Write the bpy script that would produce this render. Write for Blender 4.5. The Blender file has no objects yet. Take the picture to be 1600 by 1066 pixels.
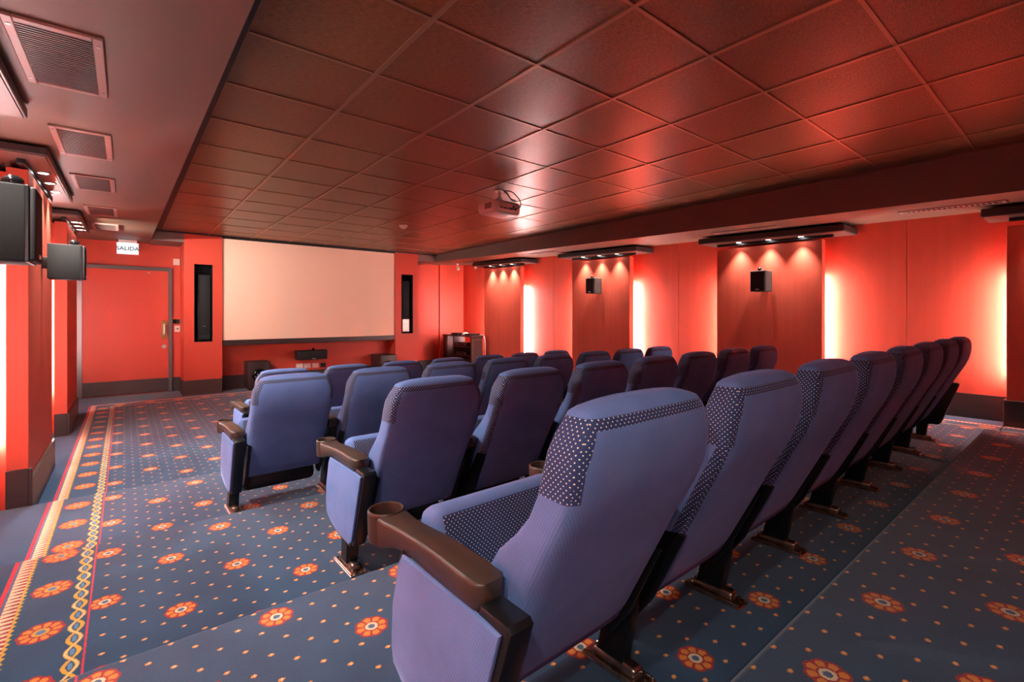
import bpy, bmesh, math, random
from mathutils import Vector, Matrix, Euler
random.seed(7)
PI = math.pi
C = bpy.context.scene.collection
sc = bpy.context.scene

# ------------------------------------------------------------------ camera, world, exposure
EYE = 1.27                                   # lens height above the front floor
cam_d = bpy.data.cameras.new('camera'); cam = bpy.data.objects.new('camera', cam_d); C.objects.link(cam)
cam_d.sensor_width = 36.0; cam_d.lens = 745.5 / 1600 * 36.0
cam_d.shift_y = -41.0 / 1600
cam_d.clip_start = 0.05; cam_d.clip_end = 60
cam.location = (0, 0, EYE); cam.rotation_euler = (PI / 2, 0, -math.radians(39.06))
sc.camera = cam
w = bpy.data.worlds.new('world'); sc.world = w; w.use_nodes = True
w.node_tree.nodes['Background'].inputs[0].default_value = (0.9, 0.75, 0.75, 1)
w.node_tree.nodes['Background'].inputs[1].default_value = 0.0
vs = sc.view_settings
vs.view_transform = 'Standard'; vs.look = 'None'; vs.gamma = 1.0; vs.use_curve_mapping = False
vs.exposure = 2.85
TUBE_STRENGTH = 31.0
SPOT_POWER = 30.0                            # watts of each canopy downlight

# ------------------------------------------------------------------ helpers
def lin(r, g, b):
    f = lambda c: (c / 255 / 12.92) if c <= 10 else ((c / 255 + 0.055) / 1.055) ** 2.4
    return (f(r), f(g), f(b), 1.0)

def tag(o, label=None, cat=None, group=None, kind=None):
    if label: o['label'] = label
    if cat: o['category'] = cat
    if group: o['group'] = group
    if kind: o['kind'] = kind
    return o

def empty(name, loc=(0, 0, 0), rz=0.0, label=None, cat=None, group=None):
    o = bpy.data.objects.new(name, None); C.objects.link(o)
    o.location = loc; o.rotation_euler = (0, 0, rz); o.empty_display_size = 0.1
    return tag(o, label, cat, group)

def obj(name, bm, mat, parent=None, smooth=False, loc=None):
    me = bpy.data.meshes.new(name)
    bmesh.ops.recalc_face_normals(bm, faces=bm.faces)
    bm.to_mesh(me); bm.free()
    for m in (mat if isinstance(mat, (list, tuple)) else [mat]): me.materials.append(m)
    if smooth:
        for p in me.polygons: p.use_smooth = True
        if smooth != 'all':
            try: me.set_sharp_from_angle(angle=math.radians(smooth if smooth is not True else 40))
            except Exception: pass
    o = bpy.data.objects.new(name, me); C.objects.link(o)
    if parent: o.parent = parent
    if loc: o.location = loc
    return o

def box(bm, x0, x1, y0, y1, z0, z1, bev=0.0, seg=2, mi=0, M=None):
    vs_ = [bm.verts.new(p) for p in ((x0,y0,z0),(x1,y0,z0),(x1,y1,z0),(x0,y1,z0),(x0,y0,z1),(x1,y0,z1),(x1,y1,z1),(x0,y1,z1))]
    fs = [bm.faces.new([vs_[i] for i in q]) for q in ((0,3,2,1),(4,5,6,7),(0,1,5,4),(1,2,6,5),(2,3,7,6),(3,0,4,7))]
    for f in fs: f.material_index = mi
    vv = vs_
    if bev > 0:
        es = list({e for f in fs for e in f.edges})
        r = bmesh.ops.bevel(bm, geom=es, offset=bev, segments=seg, profile=0.5, affect='EDGES')
        vv = list({v for f in r['faces'] for v in f.verts} | {v for v in vs_ if v.is_valid})
        for f in r['faces']: f.material_index = mi
    if M is not None: bmesh.ops.transform(bm, matrix=M, verts=[v for v in vv if v.is_valid])
    return vv

def BX(*a, **k):
    bm = bmesh.new(); box(bm, *a, **k); return bm

def cyl(bm, c, r, h, axis='Z', n=24, r2=None, mi=0):
    r2 = r if r2 is None else r2
    R = {'Z': Matrix.Identity(4), 'X': Matrix.Rotation(PI/2, 4, 'Y'), 'Y': Matrix.Rotation(-PI/2, 4, 'X')}[axis]
    q = bmesh.ops.create_cone(bm, cap_ends=True, cap_tris=False, segments=n, radius1=r, radius2=r2, depth=h,
                              matrix=Matrix.Translation(Vector(c)) @ R)
    for v in q['verts']:
        for f in v.link_faces: f.material_index = mi
    return q['verts']

def ball(bm, c, r, n=16, sc_=(1,1,1)):
    return bmesh.ops.create_uvsphere(bm, u_segments=n, v_segments=n//2+2, radius=r,
        matrix=Matrix.Translation(Vector(c)) @ Matrix.Diagonal((*sc_, 1)))['verts']

def lathe(bm, prof, c=(0,0,0), n=32, axis='Z'):
    """prof: (r, h) pairs"""
    rings = []
    for r, h in prof:
        ring = []
        for i in range(n):
            a = 2*PI*i/n; p = (r*math.cos(a), r*math.sin(a), h)
            if axis == 'X': p = (h, p[0], p[1])
            if axis == 'Y': p = (p[0], h, p[1])
            ring.append(bm.verts.new((p[0]+c[0], p[1]+c[1], p[2]+c[2])))
        rings.append(ring)
    for a, b in zip(rings, rings[1:]):
        for i in range(n): bm.faces.new((a[i], a[(i+1)%n], b[(i+1)%n], b[i]))
    for ring in (rings[0], rings[-1]):
        if len(ring): bm.faces.new(ring)

def prism(bm, pts, axis, a, b, bev=0.0, seg=2, mi=0):
    """extrude a 2D outline. axis 'X': pts=(y,z); 'Y': pts=(x,z); 'Z': pts=(x,y)"""
    def P(p, t):
        return {'X': (t, p[0], p[1]), 'Y': (p[0], t, p[1]), 'Z': (p[0], p[1], t)}[axis]
    A = [bm.verts.new(P(p, a)) for p in pts]; B = [bm.verts.new(P(p, b)) for p in pts]
    n = len(pts); fs = [bm.faces.new(A), bm.faces.new(B[::-1])]
    for i in range(n): fs.append(bm.faces.new((A[i], A[(i+1)%n], B[(i+1)%n], B[i])))
    for f in fs: f.material_index = mi
    if bev > 0:
        es = list(set(fs[0].edges) | set(fs[1].edges))
        bmesh.ops.bevel(bm, geom=es, offset=bev, segments=seg, profile=0.5, affect='EDGES')
    return fs

def tube(bm, pts, r, n=8):
    rings = []
    for i, p in enumerate(pts):
        p = Vector(p); d = (Vector(pts[min(i+1, len(pts)-1)]) - Vector(pts[max(i-1, 0)])).normalized()
        u = d.orthogonal().normalized() if i == 0 else (u - d*u.dot(d)).normalized()
        v = d.cross(u)
        rings.append([bm.verts.new(p + r*(math.cos(2*PI*k/n)*u + math.sin(2*PI*k/n)*v)) for k in range(n)])
    for a, b in zip(rings, rings[1:]):
        for k in range(n): bm.faces.new((a[k], a[(k+1)%n], b[(k+1)%n], b[k]))
    bm.faces.new(rings[0]); bm.faces.new(rings[-1])

def smooth_pts(pts, k=6):
    out = []
    P = [Vector(p) for p in pts]
    for i in range(len(P)-1):
        p0, p1, p2, p3 = P[max(i-1,0)], P[i], P[i+1], P[min(i+2, len(P)-1)]
        for j in range(k):
            t = j/k
            out.append(0.5*((2*p1)+(-p0+p2)*t+(2*p0-5*p1+4*p2-p3)*t*t+(-p0+3*p1-3*p2+p3)*t**3))
    out.append(P[-1]); return out

# ------------------------------------------------------------------ materials
class E:
    """tiny expression compiler for shader math nodes"""
    nt = None
    def __init__(s, v): s.v = v
    @staticmethod
    def m(op, *a):
        n = E.nt.nodes.new('ShaderNodeMath'); n.operation = op
        for i, x in enumerate(a):
            x = x.v if isinstance(x, E) else x
            if isinstance(x, (int, float)): n.inputs[i].default_value = x
            else: E.nt.links.new(x, n.inputs[i])
        return E(n.outputs[0])
    def __add__(s, o): return E.m('ADD', s, o)
    __radd__ = __add__
    def __sub__(s, o): return E.m('SUBTRACT', s, o)
    def __rsub__(s, o): return E.m('SUBTRACT', o, s)
    def __mul__(s, o): return E.m('MULTIPLY', s, o)
    __rmul__ = __mul__
    def __truediv__(s, o): return E.m('DIVIDE', s, o)
    def __lt__(s, o): return E.m('LESS_THAN', s, o)
    def __gt__(s, o): return E.m('GREATER_THAN', s, o)
    def abs(s): return E.m('ABSOLUTE', s)
    def sin(s): return E.m('SINE', s)
    def cos(s): return E.m('COSINE', s)
def emin(a, b): return E.m('MINIMUM', a, b)
def emax(a, b): return E.m('MAXIMUM', a, b)
def wrap(x, P): return x - E.m('ROUND', x / P) * P          # signed distance to the nearest multiple of P
def hyp(a, b): return E.m('SQRT', a*a + b*b)
def pick(c, a, b): return b + c*(a - b)

def mixc(nt, fac, a, b):
    n = nt.nodes.new('ShaderNodeMix'); n.data_type = 'RGBA'
    for s, x in ((0, fac), (6, a), (7, b)):
        x = x.v if isinstance(x, E) else x
        if isinstance(x, (tuple, float, int)): n.inputs[s].default_value = x
        else: nt.links.new(x, n.inputs[s])
    return n.outputs[2]

def mat(name, col, rough=0.6, metal=0.0, spec=0.5, sheen=0.0, noise=None, bump=0.0, bump_scale=80.0, coat=0.0, stretch=(1,1,1)):
    m = bpy.data.materials.new(name); m.use_nodes = True
    nt = m.node_tree; p = nt.nodes['Principled BSDF']
    p.inputs['Base Color'].default_value = col; p.inputs['Roughness'].default_value = rough
    p.inputs['Metallic'].default_value = metal; p.inputs['Specular IOR Level'].default_value = spec
    if sheen: p.inputs['Sheen Weight'].default_value = sheen; p.inputs['Sheen Roughness'].default_value = 0.4
    if coat: p.inputs['Coat Weight'].default_value = coat
    tc = nt.nodes.new('ShaderNodeTexCoord')
    mp = nt.nodes.new('ShaderNodeMapping'); nt.links.new(tc.outputs['Object'], mp.inputs[0]); mp.inputs['Scale'].default_value = stretch
    if noise:
        amt, scale, col2 = noise
        n = nt.nodes.new('ShaderNodeTexNoise'); n.inputs['Scale'].default_value = scale; n.inputs['Detail'].default_value = 6
        nt.links.new(mp.outputs[0], n.inputs['Vector'])
        mr = nt.nodes.new('ShaderNodeMapRange'); mr.inputs[1].default_value = 0.35; mr.inputs[2].default_value = 0.7
        mr.inputs[3].default_value = 0; mr.inputs[4].default_value = amt
        nt.links.new(n.outputs[0], mr.inputs[0])
        nt.links.new(mixc(nt, mr.outputs[0], col, col2), p.inputs['Base Color'])
    if bump:
        n = nt.nodes.new('ShaderNodeTexNoise'); n.inputs['Scale'].default_value = bump_scale; n.inputs['Detail'].default_value = 3
        nt.links.new(mp.outputs[0], n.inputs['Vector'])
        b = nt.nodes.new('ShaderNodeBump'); b.inputs['Strength'].default_value = bump; b.inputs['Distance'].default_value = 0.005
        nt.links.new(n.outputs[0], b.inputs['Height']); nt.links.new(b.outputs[0], p.inputs['Normal'])
    return m

def emis(name, col, s):
    m = bpy.data.materials.new(name); m.use_nodes = True
    p = m.node_tree.nodes['Principled BSDF']
    p.inputs['Base Color'].default_value = (0.8, 0.8, 0.8, 1)
    p.inputs['Emission Color'].default_value = col; p.inputs['Emission Strength'].default_value = s
    return m

RED = lin(210, 78, 56)
M_red = mat('red_wall_paint', RED, 0.5, spec=0.35, noise=(0.35, 1.6, lin(200, 72, 58)), bump=0.25, bump_scale=60, stretch=(1, 1, 0.35))
M_redcloth = mat('red_wall_cloth', lin(220, 93, 70), 0.55, spec=0.3, noise=(0.5, 14, lin(206, 84, 66)), bump=0.3, bump_scale=90, stretch=(1, 1, 0.05))
M_base = mat('brown_skirting', lin(72, 56, 52), 0.42, noise=(0.6, 5, lin(58, 44, 40)), stretch=(1, 1, 6))
M_paint = mat('taupe_ceiling_paint', lin(116, 84, 66), 0.55, noise=(0.5, 1.2, lin(106, 76, 60)), bump=0.15, bump_scale=30)
M_beam = mat('dark_beam_paint', lin(122, 98, 90), 0.6, noise=(0.4, 2, lin(112, 90, 82)))
M_black = mat('black_trim', lin(22, 20, 22), 0.5)
M_blackmetal = mat('black_powder_metal', lin(20, 19, 21), 0.35, bump=0.05, bump_scale=300)
M_shelf = mat('dark_canopy', lin(52, 42, 42), 0.4)
M_canopy_under = mat('canopy_underside', lin(104, 80, 70), 0.45)
M_grey = mat('grey_speaker_side', lin(32, 30, 29), 0.75, spec=0.25, bump=0.2, bump_scale=400, noise=(0.3, 200, lin(25, 24, 23)))  # speaker grey, colour darkened to offset strong lamp light on the left
M_greyR = mat('grey_speaker_side_brightened', lin(74, 68, 64), 0.6, bump=0.2, bump_scale=400, noise=(0.3, 200, lin(62, 57, 54)))  # same speaker grey, colour lightened to make up for weaker light on the right
M_grille = mat('black_speaker_grille', lin(30, 26, 27), 0.75, bump=0.4, bump_scale=500)
M_gloss = mat('gloss_black', lin(18, 17, 18), 0.12)
M_screen = mat('projection_screen', lin(252, 216, 188), 0.85, spec=0.2)
M_white = mat('white_plastic', lin(232, 226, 220), 0.4)
M_cream = mat('cream_plastic', lin(226, 200, 186), 0.45)
M_brass = mat('polished_brass', lin(220, 180, 110), 0.22, metal=1.0)
M_steel = mat('brushed_steel', lin(190, 188, 184), 0.3, metal=1.0)
M_bronze = mat('bronzed_foot_plate', lin(196, 170, 156), 0.32, metal=1.0, noise=(0.7, 30, lin(70, 52, 46)))
M_arm = mat('brown_armrest_plastic', lin(72, 54, 46), 0.38, spec=0.5, bump=0.12, bump_scale=350, noise=(0.5, 8, lin(62, 46, 40)))
M_cabinet = mat('dark_mahogany', lin(74, 30, 24), 0.5, noise=(0.7, 10, lin(48, 18, 15)), stretch=(6, 6, 0.6))
M_vent = mat('taupe_vent_metal', lin(160, 118, 108), 0.45)
M_slat = mat('vent_slat', lin(84, 62, 56), 0.45)
M_dark = mat('dark_void', lin(9, 8, 9), 0.9)
M_tube = emis('fluorescent_tube', (0.93, 1.0, 1.0, 1), TUBE_STRENGTH)
M_tubeL = emis('fluorescent_tube_left', (0.93, 1.0, 1.0, 1), TUBE_STRENGTH*0.6)
M_lamp = emis('lit_halogen', (0.92, 1.0, 0.97, 1), 6.0)
M_exit = emis('lit_exit_panel', (0.62, 0.86, 1.0, 1), 0.15)
M_green = mat('green_lettering', lin(10, 84, 66), 0.5)
M_grid = mat('ceiling_grid_metal', lin(168, 132, 104), 0.4, metal=0.6)
M_seatcore = mat('black_seat_shell', lin(26, 24, 28), 0.5)

def carpet_mat():
    m = bpy.data.materials.new('patterned_carpet'); m.use_nodes = True
    nt = m.node_tree; E.nt = nt; p = nt.nodes['Principled BSDF']
    tc = nt.nodes.new('ShaderNodeTexCoord'); sx = nt.nodes.new('ShaderNodeSeparateXYZ'); nt.links.new(tc.outputs['Object'], sx.inputs[0])
    ge = nt.nodes.new('ShaderNodeNewGeometry'); sg = nt.nodes.new('ShaderNodeSeparateXYZ'); nt.links.new(ge.outputs['Position'], sg.inputs[0])
    # fuzzy yarn edges
    nz = nt.nodes.new('ShaderNodeTexNoise'); nz.inputs['Scale'].default_value = 260; nz.inputs['Detail'].default_value = 1
    nt.links.new(tc.outputs['Object'], nz.inputs['Vector'])
    sn = nt.nodes.new('ShaderNodeSeparateColor'); nt.links.new(nz.outputs['Color'], sn.inputs[0])
    jx = (E(sn.outputs[0]) - 0.5)*0.008; jy = (E(sn.outputs[1]) - 0.5)*0.008
    x = E(sx.outputs[0]) + jx; y = E(sx.outputs[1]) + jy
    X = E(sg.outputs[0]) + jx; Y = E(sg.outputs[1]) + jy
    PX, PY = 0.45, 0.488
    def lattice(px, py):
        ax, ay = wrap(x, px), wrap(y, py); bx, by = wrap(x + px/2, px), wrap(y + py/2, py)
        ra, rb = hyp(ax, ay), hyp(bx, by); s = ra < rb
        return pick(s, ax, bx), pick(s, ay, by), emin(ra, rb)
    fx, fy, fr = lattice(PX, PY)
    dx, dy, dr = lattice(PX/4, PY/4)
    navy = mixc(nt, 0.5, lin(58, 78, 116), lin(50, 68, 104))
    n2 = nt.nodes.new('ShaderNodeTexNoise'); n2.inputs['Scale'].default_value = 5; n2.inputs['Detail'].default_value = 8
    nt.links.new(tc.outputs['Object'], n2.inputs['Vector'])
    n3 = nt.nodes.new('ShaderNodeTexNoise'); n3.inputs['Scale'].default_value = 330; nt.links.new(tc.outputs['Object'], n3.inputs['Vector'])
    navy = mixc(nt, emin(emax((E(n2.outputs[0]) - 0.35)*2.2, 0), 1), lin(27, 58, 86), lin(37, 73, 104))
    navy = mixc(nt, emin(emax((E(n3.outputs[0]) - 0.3)*1.6, 0), 1)*0.6, navy, lin(19, 42, 68))
    red, orange, cream, yellow, lblue = lin(158, 22, 32), lin(216, 124, 36), lin(216, 190, 152), lin(204, 148, 44), lin(86, 124, 160)
    def flower(col, fx, fy, fr, R, n, core, ring):
        th = E.m('ARCTAN2', fy, fx); lobe = (th*(n/2)).cos().abs()
        col = mixc(nt, fr < (lobe*(0.10*R) + 0.98*R), col, red)
        pet = (fr < (lobe*(0.16*R) + 0.78*R))*(lobe > 0.42 - 0.0)*(fr > 0.50*R)
        col = mixc(nt, pet, col, orange)
        col = mixc(nt, fr < 0.40*R, col, ring)
        return mixc(nt, fr < 0.22*R, col, core)
    # small two-lobed sprigs, then the rosettes of the field
    ell = hyp(dx, dy*1.3)
    c = mixc(nt, ell < 0.0085, navy, orange)
    c = mixc(nt, hyp(dx - 0.001, dy) < 0.0032, c, cream)
    c = mixc(nt, fr < 0.062, c, navy)
    c = flower(c, fx, fy, fr, 0.049, 8, lin(66, 88, 122), cream)
    # border
    bl, brr, bf = X + 0.380, 6.12 - X, 8.88 - Y
    b = emin(emin(bl, brr), bf)
    far = (bf < bl)*(bf < brr)
    t = pick(far, X, Y)
    inb = (b < 0.280)
    bc = navy
    d = b - 0.245; ph = t*(PI/0.084)
    amp = ph.sin().abs()*0.017
    bc = mixc(nt, ((d.abs() - amp).abs() < 0.0062), bc, yellow)
    bc = mixc(nt, ((d - ph.sin()*0.017).abs() < 0.0022)*((d.abs() - amp).abs() < 0.0062), bc, cream)
    bc = mixc(nt, (d.abs() < amp*0.35)*(amp > 0.013), bc, lblue)
    gx = b - 0.151; gy = wrap(t - 0.290, 0.342)
    bc = flower(bc, gx, gy*0.95, hyp(gx, gy*0.95), 0.060, 10, lin(80, 108, 150), yellow)
    zt = wrap(t, 0.030).abs()                                   # 0..0.015
    leafw = (0.0135 - (b - 0.024)*0.20)
    leaf = (zt < leafw)*(b > 0.024)*(b < 0.064)
    bc = mixc(nt, (b > 0.022)*(b < 0.066), bc, red)
    bc = mixc(nt, leaf, bc, cream)
    bc = mixc(nt, (b > 0.064)*(b < (0.068 + zt*0.7)), bc, yellow)
    bc = mixc(nt, (b > 0.015)*(b < 0.022), bc, mixc(nt, (wrap(t, 0.012).abs() < 0.003), lblue, navy))
    bc = mixc(nt, b < 0.0145, bc, lin(205, 28, 44))
    bc = mixc(nt, (b > 0.273)*(b < 0.279), bc, lin(196, 34, 62))
    c = mixc(nt, inb, c, bc)
    c = mixc(nt, b < 0.0, c, navy)
    nt.links.new(c, p.inputs['Base Color'])
    p.inputs['Roughness'].default_value = 0.95; p.inputs['Specular IOR Level'].default_value = 0.15
    p.inputs['Sheen Weight'].default_value = 0.25; p.inputs['Sheen Roughness'].default_value = 0.5
    bp = nt.nodes.new('ShaderNodeBump'); bp.inputs['Strength'].default_value = 0.35; bp.inputs['Distance'].default_value = 0.004
    nt.links.new(n3.outputs[0], bp.inputs['Height']); nt.links.new(bp.outputs[0], p.inputs['Normal'])
    return m
M_carpet = carpet_mat()

def fabric_mat(name, mode):
    """blue velvet with a fine rib; mode 0 plain, 1 pale woven dots all over, 2 / 3 backrest with dotted front, head sides and head edge (3: dotted side strip down to the seat)"""
    m = bpy.data.materials.new(name); m.use_nodes = True
    nt = m.node_tree; E.nt = nt; p = nt.nodes['Principled BSDF']
    tc = nt.nodes.new('ShaderNodeTexCoord'); s = nt.nodes.new('ShaderNodeSeparateXYZ'); nt.links.new(tc.outputs['Object'], s.inputs[0])
    sn = nt.nodes.new('ShaderNodeSeparateXYZ'); nt.links.new(tc.outputs['Normal'], sn.inputs[0])
    x, y, z = (E(s.outputs[i]) for i in range(3)); nx, ny = E(sn.outputs[0]), E(sn.outputs[1])
    side = nx.abs() > 0.62
    u = pick(side, y, x)
    n = nt.nodes.new('ShaderNodeTexNoise'); n.inputs['Scale'].default_value = 9; n.inputs['Detail'].default_value = 5
    nt.links.new(tc.outputs['Object'], n.inputs['Vector'])
    f = emin(emax((E(n.outputs[0]) - 0.35)*2.5, 0), 1)
    base = mixc(nt, f, FAB_A, FAB_B)
    rib = ((u + z*0.55)*(2*PI/0.0065)).sin()*0.5 + 0.5
    base = mixc(nt, rib*0.3, base, FAB_C)
    if mode:
        P = 0.0120
        a = hyp(wrap(u, P), wrap(z, P)); b_ = hyp(wrap(u + P/2, P), wrap(z + P/2, P))
        dark = mixc(nt, f, FAB_D, FAB_E)
        dot = emin(a, b_) < 0.00130
        dark = mixc(nt, dot, dark, lin(236, 222, 196))
        if mode == 1: base = dark
        else:
            ax = x.abs()
            head = (ax > 0.205 - emax(z - 0.73, 0)*0.38)*(z > 0.690 + y*0.05)*(z < 0.818)
            edge = (z > 0.798)*(z < 0.818)*(y < -0.29)
            front = (ny > 0.35)*(ax < 0.205)*(z < 0.80)
            msk = emax(emax(head, edge), front)
            if mode == 3:
                yr = -0.118 - (z - 0.26)*0.505
                msk = emax(msk, (nx.abs() > 0.35)*(y < yr + 0.040)*(z > 0.30)*(z < 0.72))
            base = mixc(nt, msk, base, dark)
    nt.links.new(base, p.inputs['Base Color'])
    p.inputs['Roughness'].default_value = 0.8; p.inputs['Specular IOR Level'].default_value = 0.2
    p.inputs['Sheen Weight'].default_value = 0.45; p.inputs['Sheen Roughness'].default_value = 0.35
    p.inputs['Sheen Tint'].default_value = lin(170, 170, 220)
    bp = nt.nodes.new('ShaderNodeBump'); bp.inputs['Strength'].default_value = 0.15; bp.inputs['Distance'].default_value = 0.002
    nt.links.new(rib.v, bp.inputs['Height']); nt.links.new(bp.outputs[0], p.inputs['Normal'])
    return m
FAB_A, FAB_B, FAB_C, FAB_D, FAB_E = lin(98, 120, 172), lin(112, 134, 190), lin(78, 94, 146), lin(48, 58, 98), lin(56, 68, 114)
M_fab = fabric_mat('blue_ribbed_velvet', 0)
M_dot = fabric_mat('navy_dotted_velvet', 1)
M_back = fabric_mat('backrest_velvet', 2)
M_back3 = fabric_mat('backrest_velvet_dotted_sides', 3)

def tile_mat():
    m = bpy.data.materials.new('dark_ceiling_tiles'); m.use_nodes = True
    nt = m.node_tree; E.nt = nt; p = nt.nodes['Principled BSDF']
    ge = nt.nodes.new('ShaderNodeNewGeometry'); s = nt.nodes.new('ShaderNodeSeparateXYZ'); nt.links.new(ge.outputs['Position'], s.inputs[0])
    ix = E.m('FLOOR', (E(s.outputs[0]) - 1.043)/0.608); iy = E.m('FLOOR', (E(s.outputs[1]) - 1.831)/0.608)
    cb = nt.nodes.new('ShaderNodeCombineXYZ'); nt.links.new(ix.v, cb.inputs[0]); nt.links.new(iy.v, cb.inputs[1])
    wn = nt.nodes.new('ShaderNodeTexWhiteNoise'); wn.noise_dimensions = '3D'; nt.links.new(cb.outputs[0], wn.inputs['Vector'])
    mp = nt.nodes.new('ShaderNodeMapping'); nt.links.new(ge.outputs['Position'], mp.inputs[0]); mp.inputs['Scale'].default_value = (1, 5, 1)
    n = nt.nodes.new('ShaderNodeTexNoise'); n.inputs['Scale'].default_value = 34; n.inputs['Detail'].default_value = 6; n.inputs['Roughness'].default_value = 0.65
    nt.links.new(mp.outputs[0], n.inputs['Vector'])
    f = emin(emax((E(n.outputs[0]) - 0.35)*2.6, 0), 1)
    c = mixc(nt, f, lin(100, 70, 44), lin(166, 118, 80))
    c = mixc(nt, E(wn.outputs[0])*0.3, c, lin(94, 68, 54))
    # water marks along the strip beside the beam
    n2 = nt.nodes.new('ShaderNodeTexNoise'); n2.inputs['Scale'].default_value = 3; n2.inputs['Detail'].default_value = 4; n2.inputs['Distortion'].default_value = 1.5
    mp2 = nt.nodes.new('ShaderNodeMapping'); nt.links.new(ge.outputs['Position'], mp2.inputs[0]); mp2.inputs['Scale'].default_value = (3.5, 0.8, 1)
    nt.links.new(mp2.outputs[0], n2.inputs['Vector'])
    st = (E(s.outputs[0]) > 4.69)*emin(emax((E(n2.outputs[0]) - 0.48)*6, 0), 1)
    c = mixc(nt, st*0.55, c, lin(196, 132, 100))
    nt.links.new(c, p.inputs['Base Color'])
    p.inputs['Roughness'].default_value = 0.33; p.inputs['Specular IOR Level'].default_value = 0.34; p.inputs['Specular Tint'].default_value = (1.0, 0.74, 0.56, 1)
    bp = nt.nodes.new('ShaderNodeBump'); bp.inputs['Strength'].default_value = 0.4; bp.inputs['Distance'].default_value = 0.003
    nt.links.new(n.outputs[0], bp.inputs['Height']); nt.links.new(bp.outputs[0], p.inputs['Normal'])
    return m
M_tile = tile_mat()

# ------------------------------------------------------------------ room dimensions (metres)
XL, XR = -0.70, 6.38            # recessed side walls
PLX, PRX = -0.47, 6.15          # room-side faces of the pilasters
YB = -1.75                      # wall behind the camera
YS = 9.03                       # plane of the screen and its two piers
YD, YRF = 9.70, 9.76            # door wall, wall right of the right pier
YU = 9.36                       # recess below the screen
ZC = EYE + 1.29                 # tiled ceiling
XS0, XS1 = 0.308, 5.22          # inner edges of the two side soffits
zs = lambda y: EYE + 0.922 + 0.0236*y
T1, T2, T3, T4 = 0.07, 0.155, 0.27, 0.42      # tread heights
N1, N2, N3, N4 = 4.26, 3.09, 1.804, 0.55      # nosing lines

# floor and terraces ------------------------------------------------
def terrace(y0, y1, z, phase, xa=XL - 0.1, xb=XR + 0.1, name='floor'):
    bm = bmesh.new()
    L = [(y0, -0.12), (y1, -0.12), (y1, z - 0.022), (y1 - 0.006, z - 0.007), (y1 - 0.022, z), (y0, z)] if z > 0 else [(y0, -0.12), (y1, -0.12), (y1, 0), (y0, 0)]
    ox, oy = -0.060, phase
    prism(bm, [(a - oy, b) for a, b in L], 'X', xa - ox, xb - ox)
    o = obj(name, bm, M_carpet, smooth=50, loc=(ox, oy, 0)); tag(o, kind='structure'); return o
terrace(N1, 9.9, 0.0, 4.68)
terrace(N2, N1, T1, 4.08)
terrace(N3, N2, T2, 2.922)
terrace(N4, N3, T3, 0.742)
terrace(YB - 0.1, N4, T4, 0.405, XL - 0.1, 4.97)
terrace(YB - 0.1, N4, T3, 0.742, 4.97, XR + 0.1)

def floor_z(y, s=-1):
    return T4 if y < N4 and s < 0 else T3 if y < N3 else T2 if y < N2 else T1 if y < N1 else 0.0

# walls ---------------------------------------------------------------
def struct(name, bm, m, smooth=False): return tag(obj(name, bm, m, smooth=smooth), kind='structure')
PER, PW = 2.55, 1.24
L_P = [4.25 + PER*k for k in (-2, -1, 0, 1)]         # near edges of the left pilasters
R_P = [4.65 + 2.66*k for k in (-2, -1, 0, 1)]        # near edges of the right pilasters
def side_wall(name, x, sgn, joints):
    bm = bmesh.new()
    ys = [YB]
    pts = [(x, YB)]
    for j in joints:
        pts += [(x, j - 0.004), (x + sgn*0.006, j), (x, j + 0.004)]
    pts += [(x, 9.9), (x + sgn*0.12, 9.9), (x + sgn*0.12, YB)]
    prism(bm, pts, 'Z', -0.1, ZC + 0.1)
    return struct(name, bm, M_redcloth)
side_wall('wall_left', XL, -1, [p + PW + (PER - PW)/2 for p in L_P])
side_wall('wall_right', XR, 1, [p + PW + (2.66 - PW)/2 for p in R_P[:-1]] )
struct('wall_back', BX(XL - 0.12, XR + 0.12, YB - 0.12, YB, -0.1, ZC + 0.1), M_red)

# pier geometry (front plane YS) with tall niches for the tower speakers
PL0, PL1, PR0, PR1 = 0.72, 1.235, 4.27, 4.79
NL = (0.852, 1.102, 0.836, 2.075)    # left niche x0,x1,z0,z1
NR = (4.406, 4.668, 0.883, 2.100)
bm = bmesh.new()
def pier(bm, x0, x1, yb, n):
    a, b, z0, z1 = n
    box(bm, x0, a, YS, yb, 0, ZC + 0.05); box(bm, b, x1, YS, yb, 0, ZC + 0.05)
    box(bm, a, b, YS, yb, 0, z0); box(bm, a, b, YS, yb, z1, ZC + 0.05)
pier(bm, PL0, PL1, YD + 0.1, NL); struct('wall_front', bm, M_red)
bm = bmesh.new(); pier(bm, PR0, PR1, YRF + 0.1, NR); struct('wall_front', bm, M_red)
struct('wall_front', BX(PL1, PR0, YU, YU + 0.12, 0, ZC + 0.05), M_red)
bm = bmesh.new()
box(bm, PR1, XR + 0.1, YRF, YRF + 0.12, 0, ZC + 0.05)
box(bm, 5.72, XR, YRF - 0.03, YRF, 0, ZC - 0.1)
struct('wall_front', bm, M_red)
struct('wall_front', BX(XL - 0.1, PL0, YD, YD + 0.12, 0, ZC + 0.05), M_red)
for k, (n, x0) in enumerate(((NL, 0), (NR, 0))):
    a, b, z0, z1 = n; bm = bmesh.new()
    t = 0.004; yb = YS + 0.36
    box(bm, a, a + t, YS + 0.002, yb, z0, z1); box(bm, b - t, b, YS + 0.002, yb, z0, z1)
    box(bm, a, b, YS + 0.002, yb, z0, z0 + t); box(bm, a, b, YS + 0.002, yb, z1 - t, z1); box(bm, a, b, yb - t, yb, z0, z1)
    struct('trim_%d' % (k + 1), bm, M_black)

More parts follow.
